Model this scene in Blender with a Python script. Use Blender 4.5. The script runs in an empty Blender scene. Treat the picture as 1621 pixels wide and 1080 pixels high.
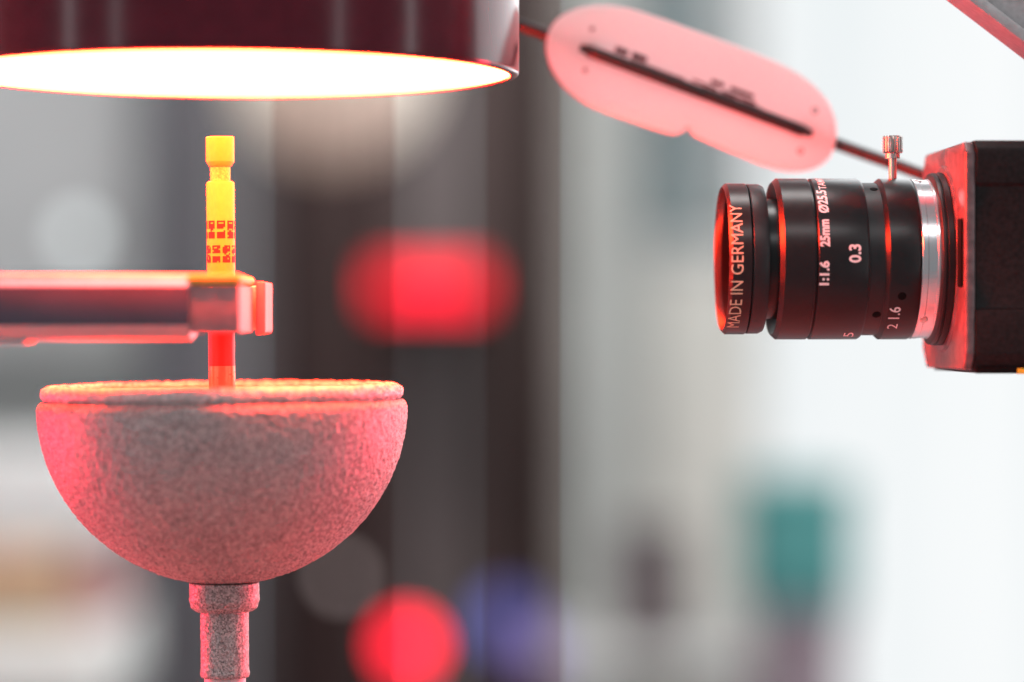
import bpy, bmesh, math, random
from mathutils import Vector, Matrix, noise

random.seed(4)
MM = 0.001
sc = bpy.context.scene
C = sc.collection
rad = math.radians

# ------------------------------------------------------------------ camera, world, lamps, exposure
F = 5000.0          # focal length in photo pixels (1621 px wide)
D0 = 568.2          # distance to the plane in focus, mm
HZ = 520.0          # horizon row
cam = bpy.data.cameras.new('camera'); camo = bpy.data.objects.new('camera', cam); C.objects.link(camo)
cam.sensor_width = 36.0; cam.lens = F / 1621.0 * 36.0
camo.location = (0, -D0 * MM, 0)
camo.rotation_euler = (rad(90) - math.atan((540.0 - HZ) / F), 0, 0)
cam.clip_start = 0.01; cam.clip_end = 50
cam.dof.use_dof = True; cam.dof.focus_distance = (D0 - 1.0) * MM
cam.dof.aperture_fstop = cam.lens / 20.0
cam.dof.aperture_blades = 0
sc.camera = camo

w = bpy.data.worlds.new('World'); sc.world = w; w.use_nodes = True
bg = w.node_tree.nodes['Background']
bg.inputs[0].default_value = (0.93, 0.97, 1.0, 1); bg.inputs[1].default_value = 0.26

def area(name, loc, target, sx, sy, power, col=(1, 1, 1)):
    l = bpy.data.lights.new(name, 'AREA'); l.shape = 'RECTANGLE'; l.size = sx; l.size_y = sy
    l.energy = power; l.color = col
    o = bpy.data.objects.new(name, l); C.objects.link(o); o.location = loc
    o.rotation_euler = (Vector(target) - Vector(loc)).to_track_quat('-Z', 'Y').to_euler()
    return o
# the room's ceiling lamp and tall windows behind or beside the photographer, plus added fills
area('ceiling_lamp', (0.15, -1.10, 0.95), (0, 0, 0), 1.2, 0.16, 4.5)
area('side_fill_lamp', (0.95, 1.25, 0.35), (0.03, 0.04, 0.02), 1.6, 1.6, 20.0, (0.95, 0.98, 1.0))  # added unseen white fill from the window side, lightens the tag
area('background_fill_lamp', (-0.25, 0.45, 1.7), (-0.2, 2.3, -0.3), 1.2, 0.8, 40.0, (1.0, 0.97, 0.95))  # added unseen fill aimed at the background alone
for az, dist, wd, p in ((-96, 1.3, 0.07, 1.2), (-56, 1.3, 0.07, 1.5), (-37, 1.5, 0.09, 1.2), (47, 1.4, 0.05, 1.2), (78, 1.4, 0.06, 1.6)):
    a = rad(az)
    area('room_window_lamp', (-0.05 + dist * math.sin(a), -dist * math.cos(a), 0.15), (-0.05, 0, 0.03), wd, 1.3, p, (0.95, 0.98, 1.0))

# added unseen red fills, reddening the bowl's left and right sides
area('red_fill_left', (-0.46, 0.17, -0.10), (-0.052, 0, -0.02), 0.14, 0.14, 4.0, (1.0, 0.02, 0.06))
area('red_fill_right', (0.44, 0.25, -0.11), (-0.03, 0, 0.0), 0.14, 0.14, 5.2, (1.0, 0.02, 0.06))

sc.view_settings.view_transform = 'Standard'; sc.view_settings.look = 'None'
sc.view_settings.exposure = 0.0; sc.view_settings.gamma = 1.0; sc.view_settings.use_curve_mapping = False
sc.render.engine = 'CYCLES'
sc.cycles.use_denoising = True
sc.cycles.sample_clamp_indirect = 8.0
sc.cycles.max_bounces = 8
sc.cycles.caustics_reflective = True

# ------------------------------------------------------------------ helpers
def PX(px, py, Y=0.0):
    """photo pixel at depth Y (mm behind the plane in focus) -> point in mm"""
    k = (D0 + Y) / F
    return Vector(((px - 810.5) * k, Y, (HZ - py) * k))

def tag(o, label, cat, group=None):
    o['label'] = label; o['category'] = cat
    if group: o['group'] = group
    return o
def thing(name, label, cat, loc=(0, 0, 0), rot=(0, 0, 0), group=None):
    o = bpy.data.objects.new(name, None); C.objects.link(o)
    o.location = Vector(loc) * MM; o.rotation_euler = rot; o.empty_display_size = 0.01
    return tag(o, label, cat, group)
def mesh_obj(name, me, mat, parent=None, label=None, smooth=True, angle=35):
    o = bpy.data.objects.new(name, me); C.objects.link(o)
    me.materials.clear(); me.materials.append(mat)
    if smooth:
        me.polygons.foreach_set('use_smooth', [True] * len(me.polygons))
        try: me.set_sharp_from_angle(angle=rad(angle))
        except Exception: pass
    if parent: o.parent = parent
    if label: o['label'] = label
    return o
def pyd(verts, faces):
    me = bpy.data.meshes.new('m'); me.from_pydata([tuple(c * MM for c in v) for v in verts], [], faces); me.update()
    return me
def from_bm(bm, fix=True):
    if fix: bmesh.ops.recalc_face_normals(bm, faces=bm.faces)
    me = bpy.data.meshes.new('m'); bm.to_mesh(me); bm.free()
    return me
def lathe(prof, seg=96, axis='Z', off=(0, 0, 0), close=False, disp=None, a0=0.0):
    """prof: (radius, s) list in mm revolved about AXIS; disp(x,y,z,n)->mm"""
    verts, faces = [], []
    n = len(prof); rings = []
    for (r, s) in prof:
        if r < 1e-6:
            rings.append([len(verts)]); verts.append((0, 0, s))
        else:
            rings.append(list(range(len(verts), len(verts) + seg)))
            for k in range(seg):
                t = a0 + 2 * math.pi * k / seg
                verts.append((r * math.cos(t), r * math.sin(t), s))
    pairs = list(zip(rings[:-1], rings[1:])) + ([(rings[-1], rings[0])] if close else [])
    for a, b in pairs:
        for k in range(seg):
            k2 = (k + 1) % seg
            if len(a) == 1 and len(b) == 1: continue
            if len(a) == 1: faces.append((a[0], b[k2], b[k]))
            elif len(b) == 1: faces.append((a[k], a[k2], b[0]))
            else: faces.append((a[k], a[k2], b[k2], b[k]))
    if axis == 'X': verts = [(z, x, y) for x, y, z in verts]
    if axis == 'Y': verts = [(y, z, x) for x, y, z in verts]
    verts = [(x + off[0], y + off[1], z + off[2]) for x, y, z in verts]
    bm = bmesh.new()
    vs = [bm.verts.new(Vector(v) * MM) for v in verts]
    for f in faces:
        try: bm.faces.new([vs[i] for i in f])
        except ValueError: pass
    return from_bm(bm)
def box(x0, x1, y0, y1, z0, z1, bev=0.0, seg=2):
    bm = bmesh.new(); bmesh.ops.create_cube(bm, size=1)
    for v in bm.verts:
        v.co = Vector(((x0 if v.co.x < 0 else x1), (y0 if v.co.y < 0 else y1), (z0 if v.co.z < 0 else z1))) * MM
    if bev: bmesh.ops.bevel(bm, geom=bm.edges[:], offset=bev * MM, segments=seg, profile=0.5, affect='EDGES')
    return from_bm(bm)
def prism(poly, y0, y1, axis='Y', bev=0.0, seg=2):
    """extrude polygon; axis Y: poly in (x,z); axis X: poly in (y,z)"""
    bm = bmesh.new()
    def mk(p, t): return Vector((p[0], t, p[1])) if axis == 'Y' else Vector((t, p[0], p[1]))
    a = [bm.verts.new(mk(p, y0) * MM) for p in poly]; b = [bm.verts.new(mk(p, y1) * MM) for p in poly]
    bm.faces.new(a); bm.faces.new(b[::-1])
    n = len(poly)
    for i in range(n): bm.faces.new((a[i], b[i], b[(i + 1) % n], a[(i + 1) % n]))
    bmesh.ops.recalc_face_normals(bm, faces=bm.faces)
    if bev: bmesh.ops.bevel(bm, geom=bm.edges[:], offset=bev * MM, segments=seg, profile=0.5, affect='EDGES')
    return from_bm(bm)
def tube(pts, r, seg=16):
    pts = [Vector(p) for p in pts]; verts, faces = [], []
    for i, p in enumerate(pts):
        t = (pts[min(i + 1, len(pts) - 1)] - pts[max(i - 1, 0)]).normalized()
        u = t.cross(Vector((0, 1, 0))).normalized(); v = t.cross(u)
        for k in range(seg):
            a = 2 * math.pi * k / seg
            verts.append(p + (u * math.cos(a) + v * math.sin(a)) * r)
    for i in range(len(pts) - 1):
        for k in range(seg):
            a = i * seg + k; b = i * seg + (k + 1) % seg
            faces.append((a, b, b + seg, a + seg))
    faces.append(tuple(range(seg))[::-1]); faces.append(tuple(range((len(pts) - 1) * seg, len(pts) * seg)))
    return pyd(verts, faces)

# ------------------------------------------------------------------ materials
MATS = {}
def mat(name, col, rough=0.5, metal=0.0, var=0.12, scale=300.0, bump=0.0, bscale=2000.0, bdist=0.0002, spec=0.5,
        emit=None, estr=0.0, coat=0.0, stretch=None, rvar=0.1):
    if name in MATS: return MATS[name]
    m = bpy.data.materials.new(name); m.use_nodes = True; nt = m.node_tree; b = nt.nodes['Principled BSDF']
    N = nt.nodes.new; L = nt.links.new
    b.inputs['Metallic'].default_value = metal
    b.inputs['Specular IOR Level'].default_value = spec
    b.inputs['Coat Weight'].default_value = coat
    tc = N('ShaderNodeTexCoord'); vec = tc.outputs['Object']
    if stretch:
        mp = N('ShaderNodeMapping'); mp.inputs['Scale'].default_value = stretch; L(vec, mp.inputs['Vector']); vec = mp.outputs['Vector']
    nz = N('ShaderNodeTexNoise'); nz.inputs['Scale'].default_value = scale; nz.inputs['Detail'].default_value = 6
    L(vec, nz.inputs['Vector'])
    rp = N('ShaderNodeValToRGB'); L(nz.outputs['Fac'], rp.inputs['Fac'])
    rp.color_ramp.elements[0].position = 0.3; rp.color_ramp.elements[1].position = 0.7
    rp.color_ramp.elements[0].color = tuple(c * (1 - var) for c in col) + (1,)
    rp.color_ramp.elements[1].color = tuple(min(1, c * (1 + var)) for c in col) + (1,)
    L(rp.outputs['Color'], b.inputs['Base Color'])
    mr = N('ShaderNodeMapRange'); L(nz.outputs['Fac'], mr.inputs['Value'])
    mr.inputs['To Min'].default_value = max(0.02, rough * (1 - rvar)); mr.inputs['To Max'].default_value = min(1, rough * (1 + rvar))
    L(mr.outputs['Result'], b.inputs['Roughness'])
    if bump:
        n2 = N('ShaderNodeTexNoise'); n2.inputs['Scale'].default_value = bscale; n2.inputs['Detail'].default_value = 3
        L(vec, n2.inputs['Vector'])
        bp = N('ShaderNodeBump'); bp.inputs['Strength'].default_value = bump; bp.inputs['Distance'].default_value = bdist
        L(n2.outputs['Fac'], bp.inputs['Height']); L(bp.outputs['Normal'], b.inputs['Normal'])
    if emit:
        b.inputs['Emission Color'].default_value = tuple(emit) + (1,); b.inputs['Emission Strength'].default_value = estr
    MATS[name] = m
    return m

RED = (1.0, 0.025, 0.0070)
m_diff = mat('lit_red_diffuser', (0.8, 0.6, 0.6), 0.5, emit=RED, estr=220.0)
m_housing = mat('glow_tinted_housing', (0.085, 0.006, 0.016), 0.18, 0.0, spec=0.35, bump=0.02, bscale=700)  # red glow of the light tinted into the black housing's colour
m_pin = mat('ivory_pin', (0.72, 0.40, 0.05), 0.45, 0.0, var=0.06, scale=900, bump=0.1, bscale=5000, bdist=0.00005)
m_pin_bounce = mat('red_bounce_sleeve', (0.72, 0.04, 0.03), 0.4, 0.0)  # red bounce light below the gripper put into the pin's colour
m_ink = mat('dark_red_ink', (0.16, 0.012, 0.008), 0.6)
m_steel = mat('polished_steel', (0.72, 0.70, 0.70), 0.12, 1.0, var=0.05)
m_jaw = mat('satin_aluminium_jaw', (0.55, 0.53, 0.55), 0.38, 0.75, var=0.06, bump=0.03, bscale=1500)
m_inlay = mat('anthracite_inlay', (0.065, 0.07, 0.095), 0.45, 0.0, var=0.2, scale=60, spec=0.12)
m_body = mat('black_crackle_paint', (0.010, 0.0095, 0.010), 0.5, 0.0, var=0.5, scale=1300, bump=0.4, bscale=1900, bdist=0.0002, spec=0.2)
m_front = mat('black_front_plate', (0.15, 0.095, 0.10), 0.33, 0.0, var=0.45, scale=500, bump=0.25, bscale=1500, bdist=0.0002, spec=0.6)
m_barrel = mat('black_anodised_barrel', (0.009, 0.008, 0.0095), 0.31, 0.0, var=0.15, scale=800, bump=0.05, bscale=4000, bdist=0.00005, spec=0.42)
m_barrel2 = mat('dark_grey_anodised', (0.014, 0.011, 0.013), 0.40, 0.0, var=0.15, scale=800, spec=0.45)
m_rubber = mat('matt_black_void', (0.004, 0.004, 0.004), 0.7, spec=0.1)
m_alu = mat('turned_aluminium', (0.86, 0.86, 0.88), 0.24, 1.0, var=0.05, scale=60, rvar=0.2)
m_white = mat('white_paint_letters', (0.82, 0.80, 0.80), 0.5, var=0.03)
m_gold = mat('gold_paint_letters', (0.62, 0.55, 0.38), 0.5, var=0.03)
m_glass = mat('coated_lens_glass', (0.02, 0.006, 0.008), 0.05, spec=0.8, coat=1.0)
m_brass = mat('nickel_screw', (0.62, 0.55, 0.52), 0.28, 1.0, var=0.12, scale=600)
m_yellow = mat('yellow_sticker', (0.85, 0.48, 0.02), 0.5)
m_cable = mat('black_cable', (0.02, 0.012, 0.013), 0.42, var=0.1, spec=0.5)
m_brkt = mat('grey_cast_metal', (0.48, 0.46, 0.47), 0.45, 0.2, var=0.15, scale=700, bump=0.2, bscale=1200)
m_print = mat('grey_print', (0.20, 0.05, 0.06), 0.7)

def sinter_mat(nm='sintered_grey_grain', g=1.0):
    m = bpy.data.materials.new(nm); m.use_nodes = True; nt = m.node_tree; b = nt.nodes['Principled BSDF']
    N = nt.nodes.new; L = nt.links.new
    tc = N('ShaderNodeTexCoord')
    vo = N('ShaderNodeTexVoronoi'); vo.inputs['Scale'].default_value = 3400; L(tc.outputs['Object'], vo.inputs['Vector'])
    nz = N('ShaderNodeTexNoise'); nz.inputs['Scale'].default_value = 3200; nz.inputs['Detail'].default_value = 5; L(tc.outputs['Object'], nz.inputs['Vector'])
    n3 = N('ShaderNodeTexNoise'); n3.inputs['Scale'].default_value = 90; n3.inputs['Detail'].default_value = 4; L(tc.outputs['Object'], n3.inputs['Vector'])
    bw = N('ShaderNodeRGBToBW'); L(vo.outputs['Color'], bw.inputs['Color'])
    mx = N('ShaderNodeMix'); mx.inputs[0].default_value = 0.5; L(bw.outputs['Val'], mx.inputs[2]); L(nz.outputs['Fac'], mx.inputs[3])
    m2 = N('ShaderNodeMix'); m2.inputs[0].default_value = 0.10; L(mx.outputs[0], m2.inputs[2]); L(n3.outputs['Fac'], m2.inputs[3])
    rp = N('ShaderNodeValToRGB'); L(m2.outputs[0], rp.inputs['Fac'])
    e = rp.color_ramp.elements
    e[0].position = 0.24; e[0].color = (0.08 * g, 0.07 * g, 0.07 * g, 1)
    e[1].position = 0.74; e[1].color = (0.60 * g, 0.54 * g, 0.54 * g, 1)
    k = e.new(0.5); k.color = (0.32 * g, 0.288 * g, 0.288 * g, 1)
    L(rp.outputs['Color'], b.inputs['Base Color'])
    b.inputs['Roughness'].default_value = 0.48; b.inputs['Metallic'].default_value = 0.25
    bp = N('ShaderNodeBump'); bp.inputs['Strength'].default_value = 0.8; bp.inputs['Distance'].default_value = 0.0002
    L(m2.outputs[0], bp.inputs['Height']); L(bp.outputs['Normal'], b.inputs['Normal'])
    return m
m_sinter = sinter_mat()
m_sinter_lit = sinter_mat('sintered_lit_grain', 1.55)  # lit copy of the bowl's grain, lamplight on the rim in its colour

def tag_mat():
    m = bpy.data.materials.new('milky_plastic'); m.use_nodes = True; nt = m.node_tree; b = nt.nodes['Principled BSDF']
    b.inputs['Base Color'].default_value = (0.93, 0.88, 0.87, 1); b.inputs['Roughness'].default_value = 0.35
    tr = nt.nodes.new('ShaderNodeBsdfTranslucent'); tr.inputs['Color'].default_value = (0.97, 0.92, 0.91, 1)
    mx = nt.nodes.new('ShaderNodeMixShader')
    nz = nt.nodes.new('ShaderNodeTexNoise'); nz.inputs['Scale'].default_value = 60
    mr = nt.nodes.new('ShaderNodeMapRange'); mr.inputs['To Min'].default_value = 0.45; mr.inputs['To Max'].default_value = 0.6
    nt.links.new(nz.outputs['Fac'], mr.inputs['Value']); nt.links.new(mr.outputs['Result'], mx.inputs[0])
    nt.links.new(b.outputs[0], mx.inputs[1]); nt.links.new(tr.outputs[0], mx.inputs[2])
    nt.links.new(mx.outputs[0], nt.nodes['Material Output'].inputs[0])
    return m
m_tag = tag_mat()

# ------------------------------------------------------------------ background, 1.5 to 3 m away (out of focus)
def S(D): return D / F
def bgbox(px0, px1, py0, py1, D, depth):
    k = S(D)
    return ((px0 - 810.5) * k, (px1 - 810.5) * k, D - D0, D - D0 + depth, (HZ - py1) * k, (HZ - py0) * k)

mw = mat('wall_paint', (0.55, 0.58, 0.58), 0.8, var=0.05, scale=3)
wall = mesh_obj('wall', box(-1600, 2200, 2950, 3050, -900, 1500), mw); wall['kind'] = 'structure'
floor = mesh_obj('floor', box(-1600, 2200, -900, 2950, -950, -900), mat('floor_vinyl', (0.22, 0.21, 0.21), 0.5, scale=4)); floor['kind'] = 'structure'

def cabinet(name, label, px0, px1, D, col, panels, depth=350, top=-260):
    x0, x1, y0, y1, z0, z1 = bgbox(px0, px1, top, 1200, D, depth)
    z0 = -900
    cx = (x0 + x1) / 2
    t = thing(name, label, 'cabinet', (cx, y0, z0))
    mesh_obj('carcass', box(x0 - cx, x1 - cx, 12, depth, 0, z1 - z0, 3), mat(name + '_carcass', col, 0.55, scale=12), t)
    for (a, b, c) in panels:
        k = S(D); xa = (a - 810.5) * k - cx; xb = (b - 810.5) * k - cx
        d = mesh_obj('door_panel', box(xa + 1, xb - 1, -8, 11, 30, z1 - z0 - 12, 3), mat('%s_panel_%d' % (name, a), c, 0.5, scale=10), t)
        mesh_obj('handle', box(xb - 16, xb - 9, -24, -9, 560, 660, 2), mat('cabinet_handle', (0.25, 0.25, 0.26), 0.35, 0.8), d)
    return t
cabinet('dark_cabinet', 'tall dark brown cabinet with paler middle door, behind the bowl', 428, 893, 2900,
        (0.04, 0.03, 0.03), [(430, 624, (0.060, 0.037, 0.037)), (624, 768, (0.17, 0.135, 0.135)), (768, 892, (0.065, 0.046, 0.044))])
cabinet('grey_cabinet', 'slate grey double door cabinet behind the yellow pin', 236, 426, 2820,
        (0.12, 0.115, 0.13), [(238, 330, (0.115, 0.11, 0.13)), (330, 425, (0.165, 0.155, 0.165))])

def slab(name, label, cat, px0, px1, py0, py1, D, depth, col, rough=0.6, ground=False, group=None, parts=None, **kw):
    x0, x1, y0, y1, z0, z1 = bgbox(px0, px1, py0, py1, D, depth)
    if ground: z0 = -900
    cx = (x0 + x1) / 2
    t = thing(name, label, cat, (cx, y0, z0), group=group)
    mesh_obj('body' if not parts else parts[0], box(x0 - cx, x1 - cx, 0, depth, 0, z1 - z0, 4, 3), mat(name + '_paint', col, rough, scale=15, **kw), t)
    return t, (x0 - cx, x1 - cx, depth, z1 - z0)

# bright window on the right, soft vertical bands painted into its glow
def daylit():
    m = bpy.data.materials.new('daylit_bands'); m.use_nodes = True; nt = m.node_tree; N = nt.nodes.new; L = nt.links.new
    b = nt.nodes['Principled BSDF']; b.inputs['Base Color'].default_value = (0.03, 0.03, 0.03, 1); b.inputs['Roughness'].default_value = 0.9
    tc = N('ShaderNodeTexCoord'); mp = N('ShaderNodeMapping'); mp.inputs['Scale'].default_value = (14, 1, 0.5)
    nz = N('ShaderNodeTexNoise'); nz.inputs['Scale'].default_value = 1.0; nz.inputs['Detail'].default_value = 3
    rp = N('ShaderNodeValToRGB'); e = rp.color_ramp.elements
    e[0].position = 0.3; e[0].color = (0.80, 0.86, 0.88, 1); e[1].position = 0.62; e[1].color = (0.965, 0.985, 0.99, 1)
    L(tc.outputs['Object'], mp.inputs['Vector']); L(mp.outputs['Vector'], nz.inputs['Vector']); L(nz.outputs['Fac'], rp.inputs['Fac'])
    L(rp.outputs['Color'], b.inputs['Emission Color']); b.inputs['Emission Strength'].default_value = 0.97
    return m
x0, x1, y0, y1, z0, z1 = bgbox(1188, 2500, -700, 1500, 3350, 40)
cx = (x0 + x1) / 2
t = thing('window', 'large overexposed bright white window filling the right background', 'window', (cx, y0 + 30, z0))
mesh_obj('pane', box(x0 - cx + 6, x1 - cx - 6, 8, 14, 6, z1 - z0 - 6), daylit(), t)
fm = mat('window_frame_paint', (0.75, 0.77, 0.77), 0.5)
mesh_obj('frame', box(x0 - cx - 30, x0 - cx + 6, 0, 40, -30, z1 - z0 + 30, 3), fm, t)

# pale columns left of the window
t, d = slab('pale_column', 'pale grey column right of the dark cabinet', 'column', 893, 1003, -500, 1500, 2750, 90, (0.50, 0.52, 0.50), ground=True, parts=['shaft'])
mesh_obj('cover_strip', box(d[0] + 60, d[0] + 64, -4, -0.5, 30, d[3] - 10, 1), fm, t)
t, d = slab('beige_board', 'large beige board between pale column and window', 'board', 1003, 1205, 380, 1045, 2850, 40, (0.80, 0.79, 0.74), ground=True, parts=['panel'])
mesh_obj('edge_trim', box(d[0], d[1], -6, -0.5, d[3] - 20, d[3] - 2, 1), fm, t)
t, d = slab('blue_grey_panel', 'blue grey wall panel above the beige board, behind the cable tag', 'panel', 940, 1150, -500, 372, 2900, 30, (0.33, 0.41, 0.43), parts=['panel'])
mesh_obj('edge_trim', box(d[1] - 14, d[1] - 2, -6, -0.5, 10, d[3] - 10, 1), fm, t)
t, d = slab('mauve_bin', 'narrow dark mauve bin in front of the beige board', 'bin', 978, 1088, 850, 1033, 2550, 60, (0.12, 0.09, 0.10), parts=['body'])
mesh_obj('lid', box(d[0] - 2, d[1] + 2, -3, d[2] + 3, d[3] + 0.5, d[3] + 8, 1), mat('bin_lid', (0.15, 0.12, 0.13), 0.5), t)
t, d = slab('white_side_table', 'white table edge along the bottom, under the mauve bin', 'table', 880, 1215, 1034, 1062, 2500, 300, (0.80, 0.82, 0.80), parts=['table_top'])
for sx in (d[0] + 20, d[1] - 40):
    mesh_obj('leg', box(sx, sx + 20, 20, 40, -900 - t.location.z / MM, -0.5, 2), fm, t)
t, d = slab('teal_crate', 'teal plastic crate standing in front of the window', 'crate', 1185, 1352, 780, 962, 2400, 120, (0.065, 0.26, 0.255), parts=['tub'])
mesh_obj('rim', box(d[0] - 3, d[1] + 3, -4, d[2] + 4, d[3] + 0.5, d[3] + 9, 2), mat('teal_rim', (0.09, 0.36, 0.35), 0.5), t)
t, d = slab('mauve_stool', 'mauve grey pedestal carrying the teal crate', 'pedestal', 1205, 1338, 963, 1500, 2400, 110, (0.22, 0.17, 0.20), ground=True, parts=['column'])
mesh_obj('top_board', box(d[0] - 3, d[1] + 3, -3, d[2] + 3, d[3] - 14, d[3] - 0.8, 2), mat('mauve_top', (0.2, 0.16, 0.19), 0.5), t)

# left side
t, d = slab('light_partition', 'light grey partition at the far left', 'partition', -260, 205, -500, 560, 2900, 40, (0.55, 0.56, 0.57), parts=['panel'])
mesh_obj('edge_post', box(d[1] + 0.5, d[1] + 14, -3, 43, 0, d[3], 2), mat('post', (0.4, 0.41, 0.42), 0.4), t)
t, d = slab('shelf_unit', 'mid grey low cabinet behind the left side of the bowl', 'cabinet', -260, 236, 560, 1500, 2900, 300, (0.20, 0.21, 0.21), ground=True, parts=['carcass'])
mesh_obj('worktop', box(d[0] - 4, d[1] + 4, -10, d[2], d[3] + 0.5, d[3] + 14, 2), mat('worktop', (0.30, 0.31, 0.31), 0.5), t)
t, d = slab('white_carton', 'white carton at the left edge beside the bowl', 'carton', -150, 172, 722, 862, 2000, 200, (0.83, 0.84, 0.83), parts=['box'])
mesh_obj('lid', box(d[0] - 2, d[1] + 2, -2.5, d[2] + 2, d[3] - 18, d[3] + 2, 1.5), mat('carton_lid', (0.85, 0.86, 0.85), 0.5), t)
t, d = slab('tan_carton', 'tan carton under the white one at the left edge', 'carton', -150, 105, 864, 992, 2000, 190, (0.62, 0.46, 0.28), parts=['box'])
mesh_obj('flap', box(d[0] + 4, d[1] - 4, -3, -0.5, d[3] * 0.55, d[3] - 3, 1), mat('tan_flap', (0.66, 0.40, 0.27), 0.6), t)
t, d = slab('pink_carton', 'small pink carton between tan carton and grey cabinet', 'carton', 108, 170, 872, 992, 2010, 120, (0.55, 0.30, 0.29), parts=['box'])
mesh_obj('flap', box(d[0] + 2, d[1] - 2, -3, -0.5, d[3] * 0.55, d[3] - 2, 1), mat('pink_flap', (0.5, 0.27, 0.26), 0.6), t)
t, d = slab('white_trolley', 'white trolley top in the bottom left corner', 'trolley', -150, 165, 993, 1120, 2000, 220, (0.82, 0.83, 0.80), parts=['tray'])
for sx in (d[0] + 4, d[1] - 14):
    mesh_obj('leg', box(sx, sx + 10, 20, 40, -900 - t.location.z / MM, -0.5, 2), fm, t)

# blurred lamps and round things
def disc_lamp(name, label, px, py, D, rpx, em, st, squash=1.0):
    p = PX(px, py, D - D0); R = rpx * S(D)
    t = thing(name, label, 'lamp', p)
    mesh_obj('lens_cap', lathe([(0, -R * 0.45), (R * 0.5, -R * 0.38), (R * 0.85, -R * 0.2), (R, 0)], 32, 'Y'),
             mat(name + '_cap', (0.05, 0.05, 0.05), 0.4, emit=em, estr=st), t)
    mesh_obj('bezel', lathe([(R * 0.99, 0.2), (R * 1.12, -0.5), (R * 1.14, 3), (R * 1.1, 25), (0, 25)], 32, 'Y'), mat('lamp_bezel', (0.05, 0.05, 0.05), 0.4), t)
    return t
disc_lamp('red_signal_lamp', 'round glowing red signal lamp at the bottom right of the bowl stem', 645, 1022, 2500, 36, (1.0, 0.002, 0.03), 5.5)
disc_lamp('blue_signal_lamp', 'soft blue lamp low on the right of the red lamp', 805, 985, 2600, 46, (0.17, 0.20, 0.8), 0.75)
disc_lamp('violet_signal_lamp', 'pale violet lamp at the bottom beside the blue lamp', 862, 1035, 2600, 36, (0.55, 0.42, 0.95), 0.7)
disc_lamp('grey_signal_lamp', 'faint grey lamp just below the right of the bowl', 540, 912, 2600, 14, (0.9, 0.85, 0.85), 1.8)
x0, x1, y0, y1, z0, z1 = bgbox(588, 770, 418, 489, 2700, 40)
cx = (x0 + x1) / 2
t = thing('red_sign', 'wide glowing red sign on the dark cabinet doors', 'sign', (cx, y0, z0))
mesh_obj('lit_panel', box(x0 - cx + 2, x1 - cx - 2, -2, 1, 2, z1 - z0 - 2, 0.5), mat('lit_red_sign', (0.1, 0.01, 0.01), 0.5, emit=(1.0, 0.004, 0.028), estr=2.3), t)
mesh_obj('case', box(x0 - cx, x1 - cx, 1.2, 170, 0, z1 - z0, 1), mat('sign_case', (0.05, 0.05, 0.05), 0.5), t)
# pale pendant seen under the lamp, and pale globe at the left
p = PX(525, 100, 2400 - D0); k = S(2400); R = 165 * k
t = thing('pendant_shade', 'cream round pendant shade just below the big red light', 'lampshade', p)
mesh_obj('shade', lathe([(R * math.cos(a), R * math.sin(a)) for a in [rad(-89 + 6 * i) for i in range(25)]], 48, 'Z'), mat('cream_shade', (0.90, 0.78, 0.68), 0.6, scale=10, emit=(1.0, 0.80, 0.66), estr=0.22), t)  # weak emission added only to brighten the pale shade
mesh_obj('cord', lathe([(2, R * 0.8), (2, R * 0.8 + 500)], 12, 'Z'), mat('pendant_cord', (0.3, 0.3, 0.3), 0.5), t)
disc_lamp('round_white_lamp', 'pale round white lamp blurred in the upper left background', 126, 372, 2500, 24, (0.92, 1.0, 1.0), 1.5)

# added tint sheets, darkening vertical bands of the background
def tint_mat():
    m = bpy.data.materials.new('dark_tint_sheet'); m.use_nodes = True; nt = m.node_tree; N = nt.nodes.new; L = nt.links.new
    nt.nodes.remove(nt.nodes['Principled BSDF'])
    t_ = N('ShaderNodeBsdfTransparent')
    nz = N('ShaderNodeTexNoise'); nz.inputs['Scale'].default_value = 12
    rp = N('ShaderNodeValToRGB'); L(nz.outputs['Fac'], rp.inputs['Fac'])
    rp.color_ramp.elements[0].color = (0.84, 0.78, 0.77, 1); rp.color_ramp.elements[1].color = (0.90, 0.84, 0.83, 1)
    L(rp.outputs['Color'], t_.inputs['Color'])
    L(t_.outputs[0], nt.nodes['Material Output'].inputs[0])
    return m
m_tint = tint_mat()
for (pa, pb, lab) in ((432, 623, 'added clear tint sheet standing right of the yellow pin, behind the bowl'), (768, 891, 'narrow added clear tint sheet under the left end of the cable tag')):
    a = PX(pa, 0, 62); b = PX(pb, 0, 62)
    o = mesh_obj('tint_sheet', box(a.x, b.x, 62, 64, -149.9, 190, 0.15, 1), m_tint, smooth=False)
    tag(o, lab, 'pane', 'added tint sheets')

# ------------------------------------------------------------------ bench under the stand
BZ = -150.0
bench = mesh_obj('bench_top', box(-420, 420, -330, 420, BZ - 25, BZ, 2), mat('bench_laminate', (0.20, 0.21, 0.22), 0.6, var=0.05, scale=30)); bench['kind'] = 'structure'

# ------------------------------------------------------------------ the red light overhead
LX = PX(361, 117).x; LZ = 45.36; R1 = 50.4; R2 = 52.4
t = thing('dome_light', 'big black cylindrical light with glowing underside above the pin', 'light', (LX, 0, LZ))
mesh_obj('housing', lathe([(R1 + 0.25, 0.9), (R1 + 0.45, 0.0), (R2 - 0.5, 0.0), (R2 - 0.1, 0.35), (R2, 0.9), (R2, 62), (R2 - 1, 63), (0, 63)], 160), m_housing, t, angle=50)
mesh_obj('diffuser', lathe([(0, 0.25), (R1 * 0.5, 0.25), (R1 + 0.2, 0.28), (R1 + 0.2, 1.2), (0, 1.2)], 128), m_diff, t)

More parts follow.
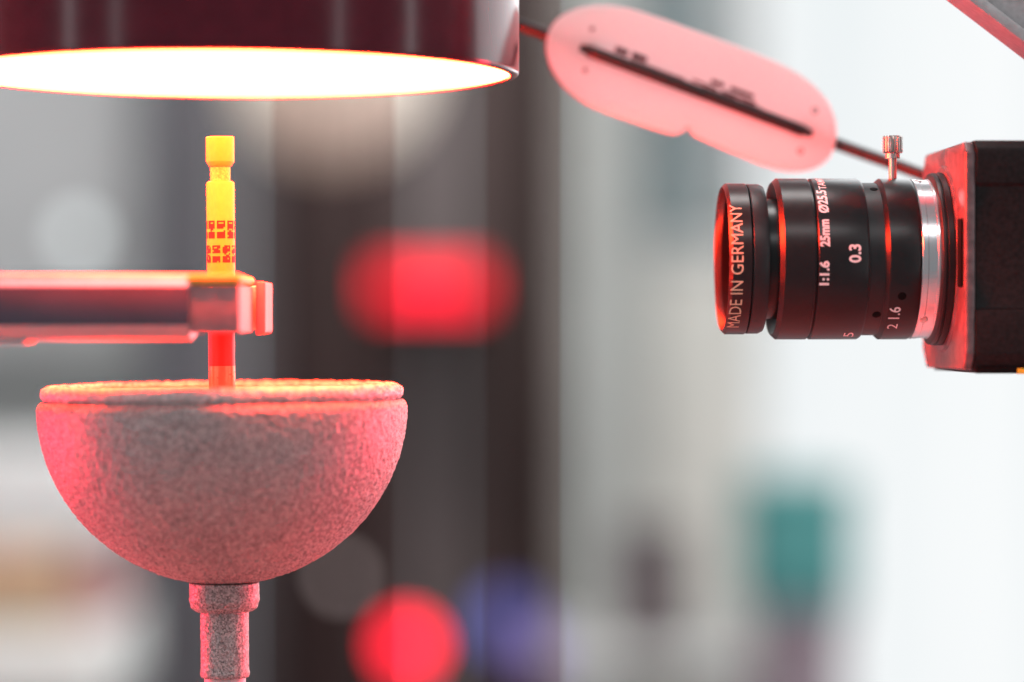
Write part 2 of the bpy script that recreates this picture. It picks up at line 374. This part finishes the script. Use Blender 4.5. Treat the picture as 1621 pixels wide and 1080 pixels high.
# ------------------------------------------------------------------ half-ball stand
TILT = rad(-0.46)
zw = lambda py: (HZ - py) / F * D0
zl = lambda py: zw(py) - BZ
BX = PX(352.5, 637).x - math.sin(TILT) * zl(637)
stand = thing('half_ball_stand', 'grainy grey half ball on a stem carrying the yellow pin', 'stand', (BX, 0, BZ), (0, TILT, 0))
kpx = D0 / F
def grain(me, amp, f1=2600.0, f2=1700.0):
    me.update(); nrm = [v.normal.copy() for v in me.vertices]
    for v, n in zip(me.vertices, nrm):
        d = noise.noise(v.co * f1) * 0.65 + noise.noise(v.co * f2 + Vector((3, 1, 7))) * 0.45
        v.co += n * (d * amp * MM)
    me.update()
def dense(prof, step):
    out = [prof[0]]
    for a, b in zip(prof[:-1], prof[1:]):
        n = max(1, int(math.hypot(b[0] - a[0], b[1] - a[1]) / step))
        out += [(a[0] + (b[0] - a[0]) * i / n, a[1] + (b[1] - a[1]) * i / n) for i in range(1, n + 1)]
    return out
RB = 292 * kpx; zc = zl(639)
hemi = [(274 * kpx, zl(633.6)), (RB - 1.3, zl(633.4)), (RB - 0.7, zl(635.6)), (RB - 0.28, zl(640)), (RB - 0.03, zl(646))]
hemi += [(RB * math.cos(a), zc - (925 - 639) * kpx * math.sin(a)) for a in [rad(1.5 * i) for i in range(2, 55)]]
hemi += [(5.0, zl(925.3))]
me = lathe(dense(hemi, 0.30), 680); grain(me, 0.32, 2200.0, 1400.0)
mesh_obj('half_ball', me, m_sinter, stand, angle=180)
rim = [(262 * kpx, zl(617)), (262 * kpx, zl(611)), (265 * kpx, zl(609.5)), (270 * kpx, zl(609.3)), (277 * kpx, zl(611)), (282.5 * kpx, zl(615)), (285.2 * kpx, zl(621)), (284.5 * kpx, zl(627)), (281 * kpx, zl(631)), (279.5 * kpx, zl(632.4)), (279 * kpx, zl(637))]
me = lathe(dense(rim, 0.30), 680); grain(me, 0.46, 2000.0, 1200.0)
mesh_obj('rim', me, m_sinter_lit, stand, 'grainy rim with lamplight in its colour', angle=180)
mesh_obj('top_plate', lathe([(0, zl(618.5)), (150 * kpx, zl(618.5)), (263 * kpx, zl(618.5)), (263 * kpx, zl(624)), (0, zl(624))], 128),
         mat('worn_top_plate', (0.62, 0.48, 0.34), 0.33, 0.0, var=0.2, scale=120, bump=0.1, bscale=900), stand)
col = [(4.0, zl(922)), (55 * kpx, zl(922)), (55.5 * kpx, zl(950)), (52 * kpx, zl(962)), (45 * kpx, zl(967.5)), (36 * kpx, zl(968))]
me = lathe(dense(col, 0.25), 150); grain(me, 0.16, 2600, 1500)
mesh_obj('collar', me, m_sinter, stand, angle=180)
me = lathe(dense([(38 * kpx, zl(966)), (38 * kpx, zl(1058)), (39.5 * kpx, zl(1066)), (38 * kpx, zl(1072)), (30 * kpx, zl(1073))], 0.25), 110); grain(me, 0.16, 2600, 1500)
mesh_obj('stem', me, m_sinter, stand, angle=180)
mesh_obj('post', lathe([(33 * kpx, zl(1070)), (33 * kpx, 12), (34 * kpx, 11), (14, 10), (15, 9), (15, 0.1), (0, 0.1)], 48), m_brkt, stand)

# ------------------------------------------------------------------ the pin
PB = zw(618.2) + 0.05
pin = thing('test_pin', 'slim yellow grooved pin standing on the half ball', 'pin', (PX(351.6, 618).x, 0, PB), (0, TILT, 0))
zp = lambda py: zw(py) - PB
r = lambda px: px * kpx
mesh_obj('head', lathe([(0, zp(217)), (r(21), zp(217)), (r(22.3), zp(218.5)), (r(22.3), zp(255)), (r(21.6), zp(257.5)), (r(17), zp(264)), (0, zp(264))], 64), m_pin, pin)
mesh_obj('neck', lathe([(r(15.8), zp(263)), (r(15.8), zp(288))], 64), mat('knurled_neck', (0.62, 0.42, 0.09), 0.5, var=0.35, scale=2500, bump=0.5, bscale=2500), pin)
shaft = mesh_obj('shaft', lathe([(0, zp(287)), (r(17), zp(287)), (r(21.5), zp(289)), (r(22.2), zp(291)), (r(22), zp(480)), (r(21.3), zp(506)), (0, zp(506))], 64), m_pin, pin)
mesh_obj('sleeve', lathe([(0, zp(505.5)), (r(20.6), zp(505.5)), (r(20.6), zp(580)), (0, zp(580))], 64), m_pin_bounce, pin, 'lower sleeve, red bounce light in its colour')
mesh_obj('tip', lathe([(0, zp(579.5)), (r(21.0), zp(579.5)), (r(21.0), zp(616)), (r(19), zp(618.2)), (0, zp(618.2))], 64), mat('satin_tip', (0.62, 0.30, 0.16), 0.28, 0.6, var=0.1, scale=500), pin, 'satin steel tip')
def printed_mark(ang, py0, py1, seed):
    rnd = random.Random(seed); R = r(22.2) + 0.03; W = rad(34); nx, ny = 5, 11
    v, f = [], []
    for i in range(nx):
        for j in range(ny):
            hole = (j in (4, 5)) and rnd.random() < 0.72 or (j in (9,) and i in (1, 2, 3) and rnd.random() < 0.6) or rnd.random() < 0.07
            if hole: continue
            for q in ((0, 0), (1, 0), (1, 1), (0, 1)):
                a = ang + W * ((i + q[0]) / nx - 0.5); z = zp(py1 + (py0 - py1) * (j + q[1]) / ny)
                v.append((R * math.sin(a), -R * math.cos(a), z))
            n = len(v); f.append((n - 4, n - 3, n - 2, n - 1))
    mesh_obj('printed_mark', pyd(v, f), m_ink, shaft, smooth=False)
for k in range(8):
    printed_mark(rad(6.5 + 43.5 * (k - 4)), 350, 378, 10 + k)
    printed_mark(rad(-14.5 + 43.5 * (k - 4)), 389, 416, 40 + k)

# ------------------------------------------------------------------ gripper in front of the pin
YF = -40.0
g0 = PX(-70, 490, YF)
grip = thing('gripper', 'pale metal gripper arm with dark inlay holding the pin from the left', 'gripper', (g0.x, 0, PX(0, 530, YF).z))
def gl(px, py, Y): p = PX(px, py, Y); return (p.x - g0.x, p.z - grip.location.z / MM)
def zg(py, Y): return gl(0, py, Y)[1]
def xg(px, Y): return gl(px, 0, Y)[0]
# arm: profile in (y,z) extruded along x, broad chamfers top and bottom on the near side
ya, yb = YF, -25.0
prof = [(ya, zg(453, ya)), (ya + 0.9, zg(434, ya)), (yb, zg(434, ya)), (yb, zg(530, ya)), (ya + 5, zg(540, ya)), (ya + 2.0, zg(535, ya)), (ya, zg(516, ya))]
mesh_obj('arm', prism(prof, xg(-250, ya), xg(300, ya), 'X', 0.15), m_jaw, grip)
mesh_obj('inlay', box(xg(-245, ya), xg(299.6, ya), ya - 0.25, ya + 0.4, zg(515, ya), zg(454, ya), 0.15), m_inlay, grip, 'dark glossy inlay')
mesh_obj('stop_lug', prism([gl(-250, 534, ya), gl(46, 534, ya), gl(30, 547, ya), gl(-250, 547, ya)], ya + 2.5, ya + 16, 'Y', 0.3), m_jaw, grip)
yj = -39.6
xr = xg(379, yj)
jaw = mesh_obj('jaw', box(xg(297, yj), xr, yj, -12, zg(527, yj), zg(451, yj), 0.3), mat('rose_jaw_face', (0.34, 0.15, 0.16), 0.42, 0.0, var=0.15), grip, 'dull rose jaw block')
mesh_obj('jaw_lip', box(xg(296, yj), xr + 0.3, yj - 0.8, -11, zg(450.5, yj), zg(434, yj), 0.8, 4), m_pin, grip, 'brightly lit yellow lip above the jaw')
mesh_obj('jaw_pad', box(xr - 13, xr - 1.0, -11.9, -2.55, zg(524, yj), zg(456, yj), 0.3), m_jaw, grip)
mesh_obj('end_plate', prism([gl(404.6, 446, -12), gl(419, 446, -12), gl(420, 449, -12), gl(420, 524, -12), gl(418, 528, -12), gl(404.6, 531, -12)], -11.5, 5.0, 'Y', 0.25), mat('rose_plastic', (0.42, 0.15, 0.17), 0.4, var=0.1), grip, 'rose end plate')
mesh_obj('rear_finger', box(xr - 13, xr - 0.2, 2.6, 7.0, zg(522, 0), zg(452, 0), 0.4), m_jaw, grip)

# ------------------------------------------------------------------ industrial camera with lens
YC = 6.0; KC = (D0 + YC) / F
AX = PX(1500, 410.5, YC)
YAW = rad(2.4)
HB = 20.4
ic = thing('industrial_camera', 'black boxy machine camera with short ringed lens pointing left', 'camera', (AX.x, AX.y, AX.z - HB), (0, 0, YAW))
ZC = HB
def lx(px): return (px - 1500) * KC
def lr(px): return px * KC
def ring(name, prof, m, seg=128, parent=ic, label=None):
    return mesh_obj(name, lathe([(lr(a), lx(b)) for a, b in prof], seg, 'X', (0, 0, ZC)), m, parent, label, angle=30)
def knurl_ring(name, m):
    # front ring with fine teeth on its front inner edge
    prof = [(108, 1176), (105, 1152), (110, 1145), (113, 1141), (114, 1141), (119, 1146), (119, 1175.5), (116.5, 1177.5)]
    seg = 280
    bm = bmesh.new(); rings = []
    for i, (a, b) in enumerate(prof):
        rr = []
        for k in range(seg):
            t = 2 * math.pi * k / seg; ra = lr(a); x = lx(b)
            if i in (1, 2): ra += (0.16 if k % 2 else -0.16)
            rr.append(bm.verts.new(Vector((x, -ra * math.cos(t), ZC + ra * math.sin(t))) * MM))
        rings.append(rr)
    for a, b in zip(rings[:-1], rings[1:]):
        for k in range(seg): bm.faces.new((a[k], a[(k + 1) % seg], b[(k + 1) % seg], b[k]))
    return mesh_obj(name, from_bm(bm), m, ic, angle=30)
front = knurl_ring('front_ring', m_barrel)
ring('filter_ring', [(100, 1176), (117, 1178.5), (118, 1180), (118, 1197), (115, 1203.5), (100, 1204)], m_barrel2)
ring('lens_neck', [(90, 1200), (94, 1203), (95, 1206), (95, 1236), (112, 1237)], m_barrel)
ring('lens_element', [(0, 1160), (40, 1162), (75, 1167), (96, 1172), (107, 1176)], m_glass, 64)
focus = ring('focus_ring', [(104, 1236), (110, 1226), (119, 1219), (120.5, 1219), (127, 1226), (127, 1272.5), (123.5, 1273.5), (123.5, 1275.3), (127, 1279), (127, 1353), (125, 1357), (118, 1358.5)], m_barrel, 160)
ring('index_ring', [(116, 1355), (120.5, 1358), (120.5, 1392), (110, 1393)], m_barrel2)
aper = ring('aperture_ring', [(112, 1391), (120, 1382.5), (121, 1382.5), (127, 1389), (127, 1433), (125, 1437.5), (118, 1438)], m_barrel)
mount = ring('mount_ring', [(118, 1437), (124.5, 1438.4), (126, 1440), (126, 1448), (125, 1449), (125, 1463), (126.5, 1464), (126.5, 1467), (120, 1468)], m_alu, 160, label='bright turned aluminium ring')
ring('flange', [(120, 1466), (131, 1467.5), (135, 1470), (136, 1474), (134, 1475.5), (134, 1477), (136.5, 1478.5), (136.5, 1487), (134, 1491), (110, 1492.5), (100, 1500)], m_barrel2, 160)

# body: profile (y,z) along x
hy, hz, ch = 22.4, 20.4, 3.0
NP = 0.7
za, zb = (410.5 - 298) * KC * 0.961, (410.5 - 492) * KC * 0.961
prof = [(-hy + ch * 0.55, hz), (-hy, hz - ch * 0.5), (-hy, za + 0.35), (-hy + NP, za), (-hy + NP, zb), (-hy, zb - 0.35), (-hy, -hz + 3.4), (-hy + 1.6, -hz + 1.1), (-hy + 2.6, -hz), (hy - ch, -hz), (hy, -hz + ch), (hy, hz - ch), (hy - ch, hz)]
prof = [(y, z + ZC) for y, z in prof]
mesh_obj('body', prism(prof, 0.9, 62, 'X', 0.28, 2), m_body, ic, angle=40)
fp = [(-hy + 2.2, hz - 0.25), (-hy + 0.25, hz - 2.0), (-hy + 0.25, -hz + 3.4), (-hy + 2.6, -hz + 0.5), (hy - 5, -hz + 0.5), (hy - 1, -hz + 4), (hy - 1, hz - 3.6), (hy - 4, hz - 0.4)]
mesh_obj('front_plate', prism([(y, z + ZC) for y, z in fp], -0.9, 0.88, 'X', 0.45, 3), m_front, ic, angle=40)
mesh_obj('mount_socket', lathe([(15.0, -1.3), (16.6, -1.3), (17.0, -0.85), (15.0, -0.8)], 96, 'X', (0, 0, ZC)), m_front, ic)
mesh_obj('shadow_plate', box(-1.35, -0.92, -20.4, -16.9, ZC + (410.5 - 457) * KC, ZC + (410.5 - 352) * KC, 0.1), m_rubber, ic, 'small black recess beside the flange')  # dark raised plate standing for the shadow between flange and front plate
mesh_obj('base_seam', box(1.2, 61, -hy + 1.15, -hy + 1.75, ZC - hz - 0.08, ZC - hz + 0.75, 0.08), m_rubber, ic)
mesh_obj('sticker', box(8.4, 20, -hy + 0.7, -hy + 1.12, ZC - hz - 0.15, ZC - hz + 0.85, 0.05), m_yellow, ic, 'yellow sticker on the lower edge')

def wrap_text(txt, parent, m, R_px, px_c, h_px, py_a, py_b, bold=0.0):
    """letters laid on the barrel, reading upwards, from row py_a to row py_b"""
    cu = bpy.data.curves.new('t', 'FONT'); cu.body = txt; cu.size = 1.0; cu.resolution_u = 3; cu.offset = bold
    o = bpy.data.objects.new('t', cu); C.objects.link(o)
    dg = bpy.context.evaluated_depsgraph_get(); me = bpy.data.meshes.new_from_object(o.evaluated_get(dg))
    bpy.data.objects.remove(o); bpy.data.curves.remove(cu)
    bm = bmesh.new(); bm.from_mesh(me); bpy.data.meshes.remove(me)
    bmesh.ops.triangulate(bm, faces=bm.faces)
    for _ in range(2):
        le = [e for e in bm.edges if e.calc_length() > 0.22]
        if le: bmesh.ops.subdivide_edges(bm, edges=le, cuts=1); bmesh.ops.triangulate(bm, faces=bm.faces)
    xs = [v.co.x for v in bm.verts]; ys = [v.co.y for v in bm.verts]
    x0, x1, y0, y1 = min(xs), max(xs), min(ys), max(ys)
    R = lr(R_px) + 0.035
    near = 1.0 + R / (D0 + YC)
    f = lambda py: math.asin(max(-0.999, min(0.999, (410.5 - py) / (R_px * near * 0.985))))
    a0, a1 = (f(py_a), f(py_b)) if not isinstance(py_a, tuple) else (py_a[0], py_b[0])
    am = (a0 + a1) / 2
    view = (px_c - 810.5) / F + YAW
    xc = lx(px_c - R_px * math.cos(am) * math.tan(view))
    H = h_px * KC * 0.97
    for v in bm.verts:
        a = a0 + (a1 - a0) * (v.co.x - x0) / (x1 - x0)
        x = xc + H / 2 - H * (v.co.y - y0) / (y1 - y0)
        v.co = Vector((x, -R * math.cos(a), ZC + R * math.sin(a))) * MM
    me = from_bm(bm)
    return mesh_obj('lettering', me, m, parent, smooth=False)
wrap_text('MADE IN GERMANY', front, m_gold, 119, 1166, 20, 519, 328, 0.0)
wrap_text('1:1.6', focus, m_white, 127, 1304, 16.5, 454, 416, 0.045)
wrap_text('25mm', focus, m_white, 127, 1304.5, 16.5, 394, 351, 0.045)
wrap_text('\u00d825.5', focus, m_white, 127, 1301, 17, 341, 304, 0.035)
wrap_text('TAMRON', focus, m_white, 127, 1296, 12.5, (rad(57),), (rad(96),), 0.012)
wrap_text('0.3', focus, m_white, 127, 1353, 20, 419, 390, 0.03)
wrap_text('5', focus, m_white, 127, 1342.5, 16, 534, 527.5, 0.0)
wrap_text('2', aper, m_white, 127, 1412, 16.5, 521.5, 514, 0.0)
wrap_text('1.6', aper, m_white, 127, 1415.5, 18.5, 506, 487.5, 0.01)

def grub(parent, px, ang, R_px, r_mm, m, name='set_screw'):
    """small screw sunk in the barrel"""
    R = lr(R_px); x = lx(px)
    bm = bmesh.new()
    prof = [(r_mm, 0.04), (r_mm * 0.9, 0.07), (0, 0.07)]
    u = Vector((1, 0, 0)); n = Vector((0, -math.cos(ang), math.sin(ang))); v = n.cross(u)
    c = Vector((x, 0, ZC)) + n * (R + 0.28)
    seg = 18; rings = []
    prof = [(r_mm, -0.9)] + prof
    for (ra, h) in prof:
        rings.append([bm.verts.new((c + u * ra * math.cos(6.2832 * k / seg) + v * ra * math.sin(6.2832 * k / seg) + n * (h - 0.3)) * MM) for k in range(seg)] if ra else [bm.verts.new((c + n * (h - 0.3)) * MM)])
    for a, b in zip(rings[:-1], rings[1:]):
        for k in range(seg):
            if len(b) == 1: bm.faces.new((a[k], a[(k + 1) % seg], b[0]))
            else: bm.faces.new((a[k], a[(k + 1) % seg], b[(k + 1) % seg], b[k]))
    return mesh_obj(name, from_bm(bm), m, parent)
idx = [o for o in ic.children if o.name.startswith('index_ring')][0]
grub(idx, 1374, rad(64), 120.5, 0.72, m_rubber)
grub(idx, 1374, rad(-47), 120.5, 0.78, m_rubber)
grub(aper, 1409, rad(-28), 127, 0.78, m_rubber)
grub(mount, 1448, rad(77), 126, 0.75, m_brass)
grub(mount, 1448, rad(-50), 126, 0.75, m_brass)

# thumb screw on the aperture ring
tx = lx(1412.5); zt = lambda py: ZC + (410.5 - py) * KC
def knurled(zlo, zhi, R, teeth=20):
    bm = bmesh.new(); seg = teeth * 4; rings = []
    for (z, s) in ((zlo, 0.90), (zlo + 0.25, 1.0), (zhi - 0.25, 1.0), (zhi, 0.90)):
        rr = []
        for k in range(seg):
            t = 2 * math.pi * k / seg; q = R * s * (1.0 if k % 4 in (0, 1) else 0.88)
            rr.append(bm.verts.new(Vector((tx + q * math.cos(t), q * math.sin(t), z)) * MM))
        rings.append(rr)
    for a, b in zip(rings[:-1], rings[1:]):
        for k in range(seg): bm.faces.new((a[k], a[(k + 1) % seg], b[(k + 1) % seg], b[k]))
    bm.faces.new(rings[0][::-1]); bm.faces.new(rings[-1])
    return from_bm(bm)
shank = mesh_obj('thumb_screw', lathe([(lr(6.2), zt(292)), (lr(6.2), zt(251.5)), (lr(11.5), zt(251.3)), (lr(11.5), zt(243.5)), (lr(10), zt(242.5))], 32, 'Z', (tx, 0, 0)), m_brass, ic)
mesh_obj('knurled_head', knurled(zt(243), zt(215.5), lr(16)), m_brass, shank)

# ------------------------------------------------------------------ cable and its tag
YK = 46.0
def cpt(px, py, Y): return PX(px, py, Y)
ctrl = [(590, -46, 56), (700, -6, 52), (822, 39, 50), (905, 70, 48.6), (922, 76.5, 47.6), (940, 83.5, 44.6), (965, 93, 44.1), (1100, 143.5, 44.0), (1240, 196, 44.1), (1262, 204.5, 44.6), (1282, 212, 47.6), (1300, 219, 48.6), (1360, 241, 46), (1420, 262, 43), (1470, 280, 40), (1530, 300, 37), (1600, 318, 36)]
pts = []
for i in range(len(ctrl) - 1):
    p0, p1, p2, p3 = [Vector(ctrl[max(0, min(len(ctrl) - 1, i + j))]) for j in (-1, 0, 1, 2)]
    for s in range(6):
        u = s / 6
        q = 0.5 * ((2 * p1) + (p2 - p0) * u + (2 * p0 - 5 * p1 + 4 * p2 - p3) * u * u + (3 * p1 - p0 - 3 * p2 + p3) * u ** 3)
        pts.append(PX(q.x, q.y, q.z))
pts.append(PX(*ctrl[-1]))
cab = mesh_obj('cable', tube(pts, 1.2, 20), m_cable)
tag(cab, 'thin black cable running from the light down to the camera', 'cable')

outline = [(905, 18), (940, 11), (985, 13), (1040, 30), (1100, 52), (1160, 74), (1220, 97), (1265, 120), (1300, 150), (1319, 185), (1322, 220), (1311, 250), (1288, 266), (1255, 271), (1220, 264), (1170, 243), (1130, 226), (1105, 215), (1101, 213), (1095, 207), (1089, 196), (1089, 196), (1080, 206), (1070, 211), (1055, 208), (1030, 200), (980, 183), (935, 166), (902, 145), (880, 118), (867, 88), (868, 58), (880, 34)]
def tag_mesh():
    cu = bpy.data.curves.new('tagc', 'CURVE'); cu.dimensions = '2D'; cu.fill_mode = 'BOTH'; cu.extrude = 0.55 * MM; cu.bevel_depth = 0.35 * MM; cu.bevel_resolution = 2
    def spl(pts_, order=3):
        s = cu.splines.new('NURBS'); s.points.add(len(pts_) - 1)
        for q, p in zip(s.points, pts_):
            v = PX(p[0], p[1], YK); q.co = (v.x * MM, v.z * MM, 0, 1)
        s.use_cyclic_u = True; s.order_u = order; s.resolution_u = 6
    spl(outline)
    for (cx_, cy_) in ((931, 80.5), (1273, 208)):
        ux, uy = 0.936, 0.351; L_, W_ = 17, 9.5
        spl([(cx_ + ux * a * L_ - uy * b * W_, cy_ + uy * a * L_ + ux * b * W_) for a, b in ((-1, -1), (1, -1), (1, 1), (-1, 1))], 2)
    o = bpy.data.objects.new('tagc', cu); C.objects.link(o)
    dg = bpy.context.evaluated_depsgraph_get(); me = bpy.data.meshes.new_from_object(o.evaluated_get(dg))
    bpy.data.objects.remove(o); bpy.data.curves.remove(cu)
    return me
me = tag_mesh()
me.transform(Matrix.Rotation(rad(90), 4, 'X'))
c0 = PX(1090, 205, YK)
for v in me.vertices: v.co -= Vector((c0.x * MM, 0, c0.z * MM))
tg = thing('cable_tag', 'long rounded milky plastic tag lit pink, threaded on the cable', 'tag', c0)
plate = mesh_obj('plate', me, m_tag, tg)
def strip(a, b, wpx, name, m):
    pa, pb = PX(a[0], a[1], YK), PX(b[0], b[1], YK); d = (pb - pa).normalized(); n = Vector((-d.z, 0, d.x)) * (wpx * (D0 + YK) / F / 2)
    y = -0.96; v = [pa + n, pb + n, pb - n, pa - n]
    mesh_obj(name, pyd([(q.x - c0.x, y, q.z - c0.z) for q in v], [(0, 1, 2, 3)]), m, plate, smooth=False)
def on_line(t_, off):  # along the cable direction from (935,85)
    return (935 + 335 * t_ - 0.351 * -off * -1, 85 + 125 * t_ - off)
for (ta, tb, off, wd) in ((0.14, 0.20, 24, 10), (0.22, 0.29, 25, 10), (0.60, 0.66, 31, 7), (0.69, 0.80, 31, 7), (0.50, 0.62, 20, 4), (0.64, 0.80, 20, 5), (0.54, 0.70, 14, 4), (0.72, 0.82, 13, 5), (0.2, 0.45, 12, 8), (0.47, 0.6, 12, 4)):
    strip(on_line(ta, off), on_line(tb, off), wd, 'print_line', m_print)
for (ex, ey) in ((1289, 176), (1266, 240), (937, 47), (926, 112)):
    p = PX(ex, ey, YK)
    mesh_obj('eyelet', lathe([(q * (1.0 if ex > 1000 else 0.6), h_) for q, h_ in ((0.25, -0.95), (0.4, -1.15), (0.62, -1.15), (0.75, -0.93))], 20, 'Y', (p.x - c0.x, 0, p.z - c0.z)), m_steel if ex > 1000 else m_print, tg)

# ------------------------------------------------------------------ metal bracket in the top right corner
a = PX(1514, 0, 0); b = PX(1700, 142, 0)
d = Vector((b.x - a.x, 0, b.z - a.z)).normalized(); n = Vector((-d.z, 0, d.x))
if n.z < 0: n = -n
o0 = Vector((a.x, 0, a.z)) - d * 14
br = thing('metal_bracket', 'grey metal bracket slanting across the top right corner', 'bracket', o0)
def bpt(s, h): q = d * s + n * h; return (q.x, q.z)
mesh_obj('plate', prism([bpt(0, 2.1), bpt(60, 2.1), bpt(60, 40), bpt(0, 40)], -6, 6, 'Y', 0.3), m_brkt, br)
mesh_obj('edge_flange', prism([bpt(-2, 0), bpt(62, 0), bpt(62, 2.0), bpt(-2, 2.0)], -7.5, 7.5, 'Y', 0.35), m_brkt, br)
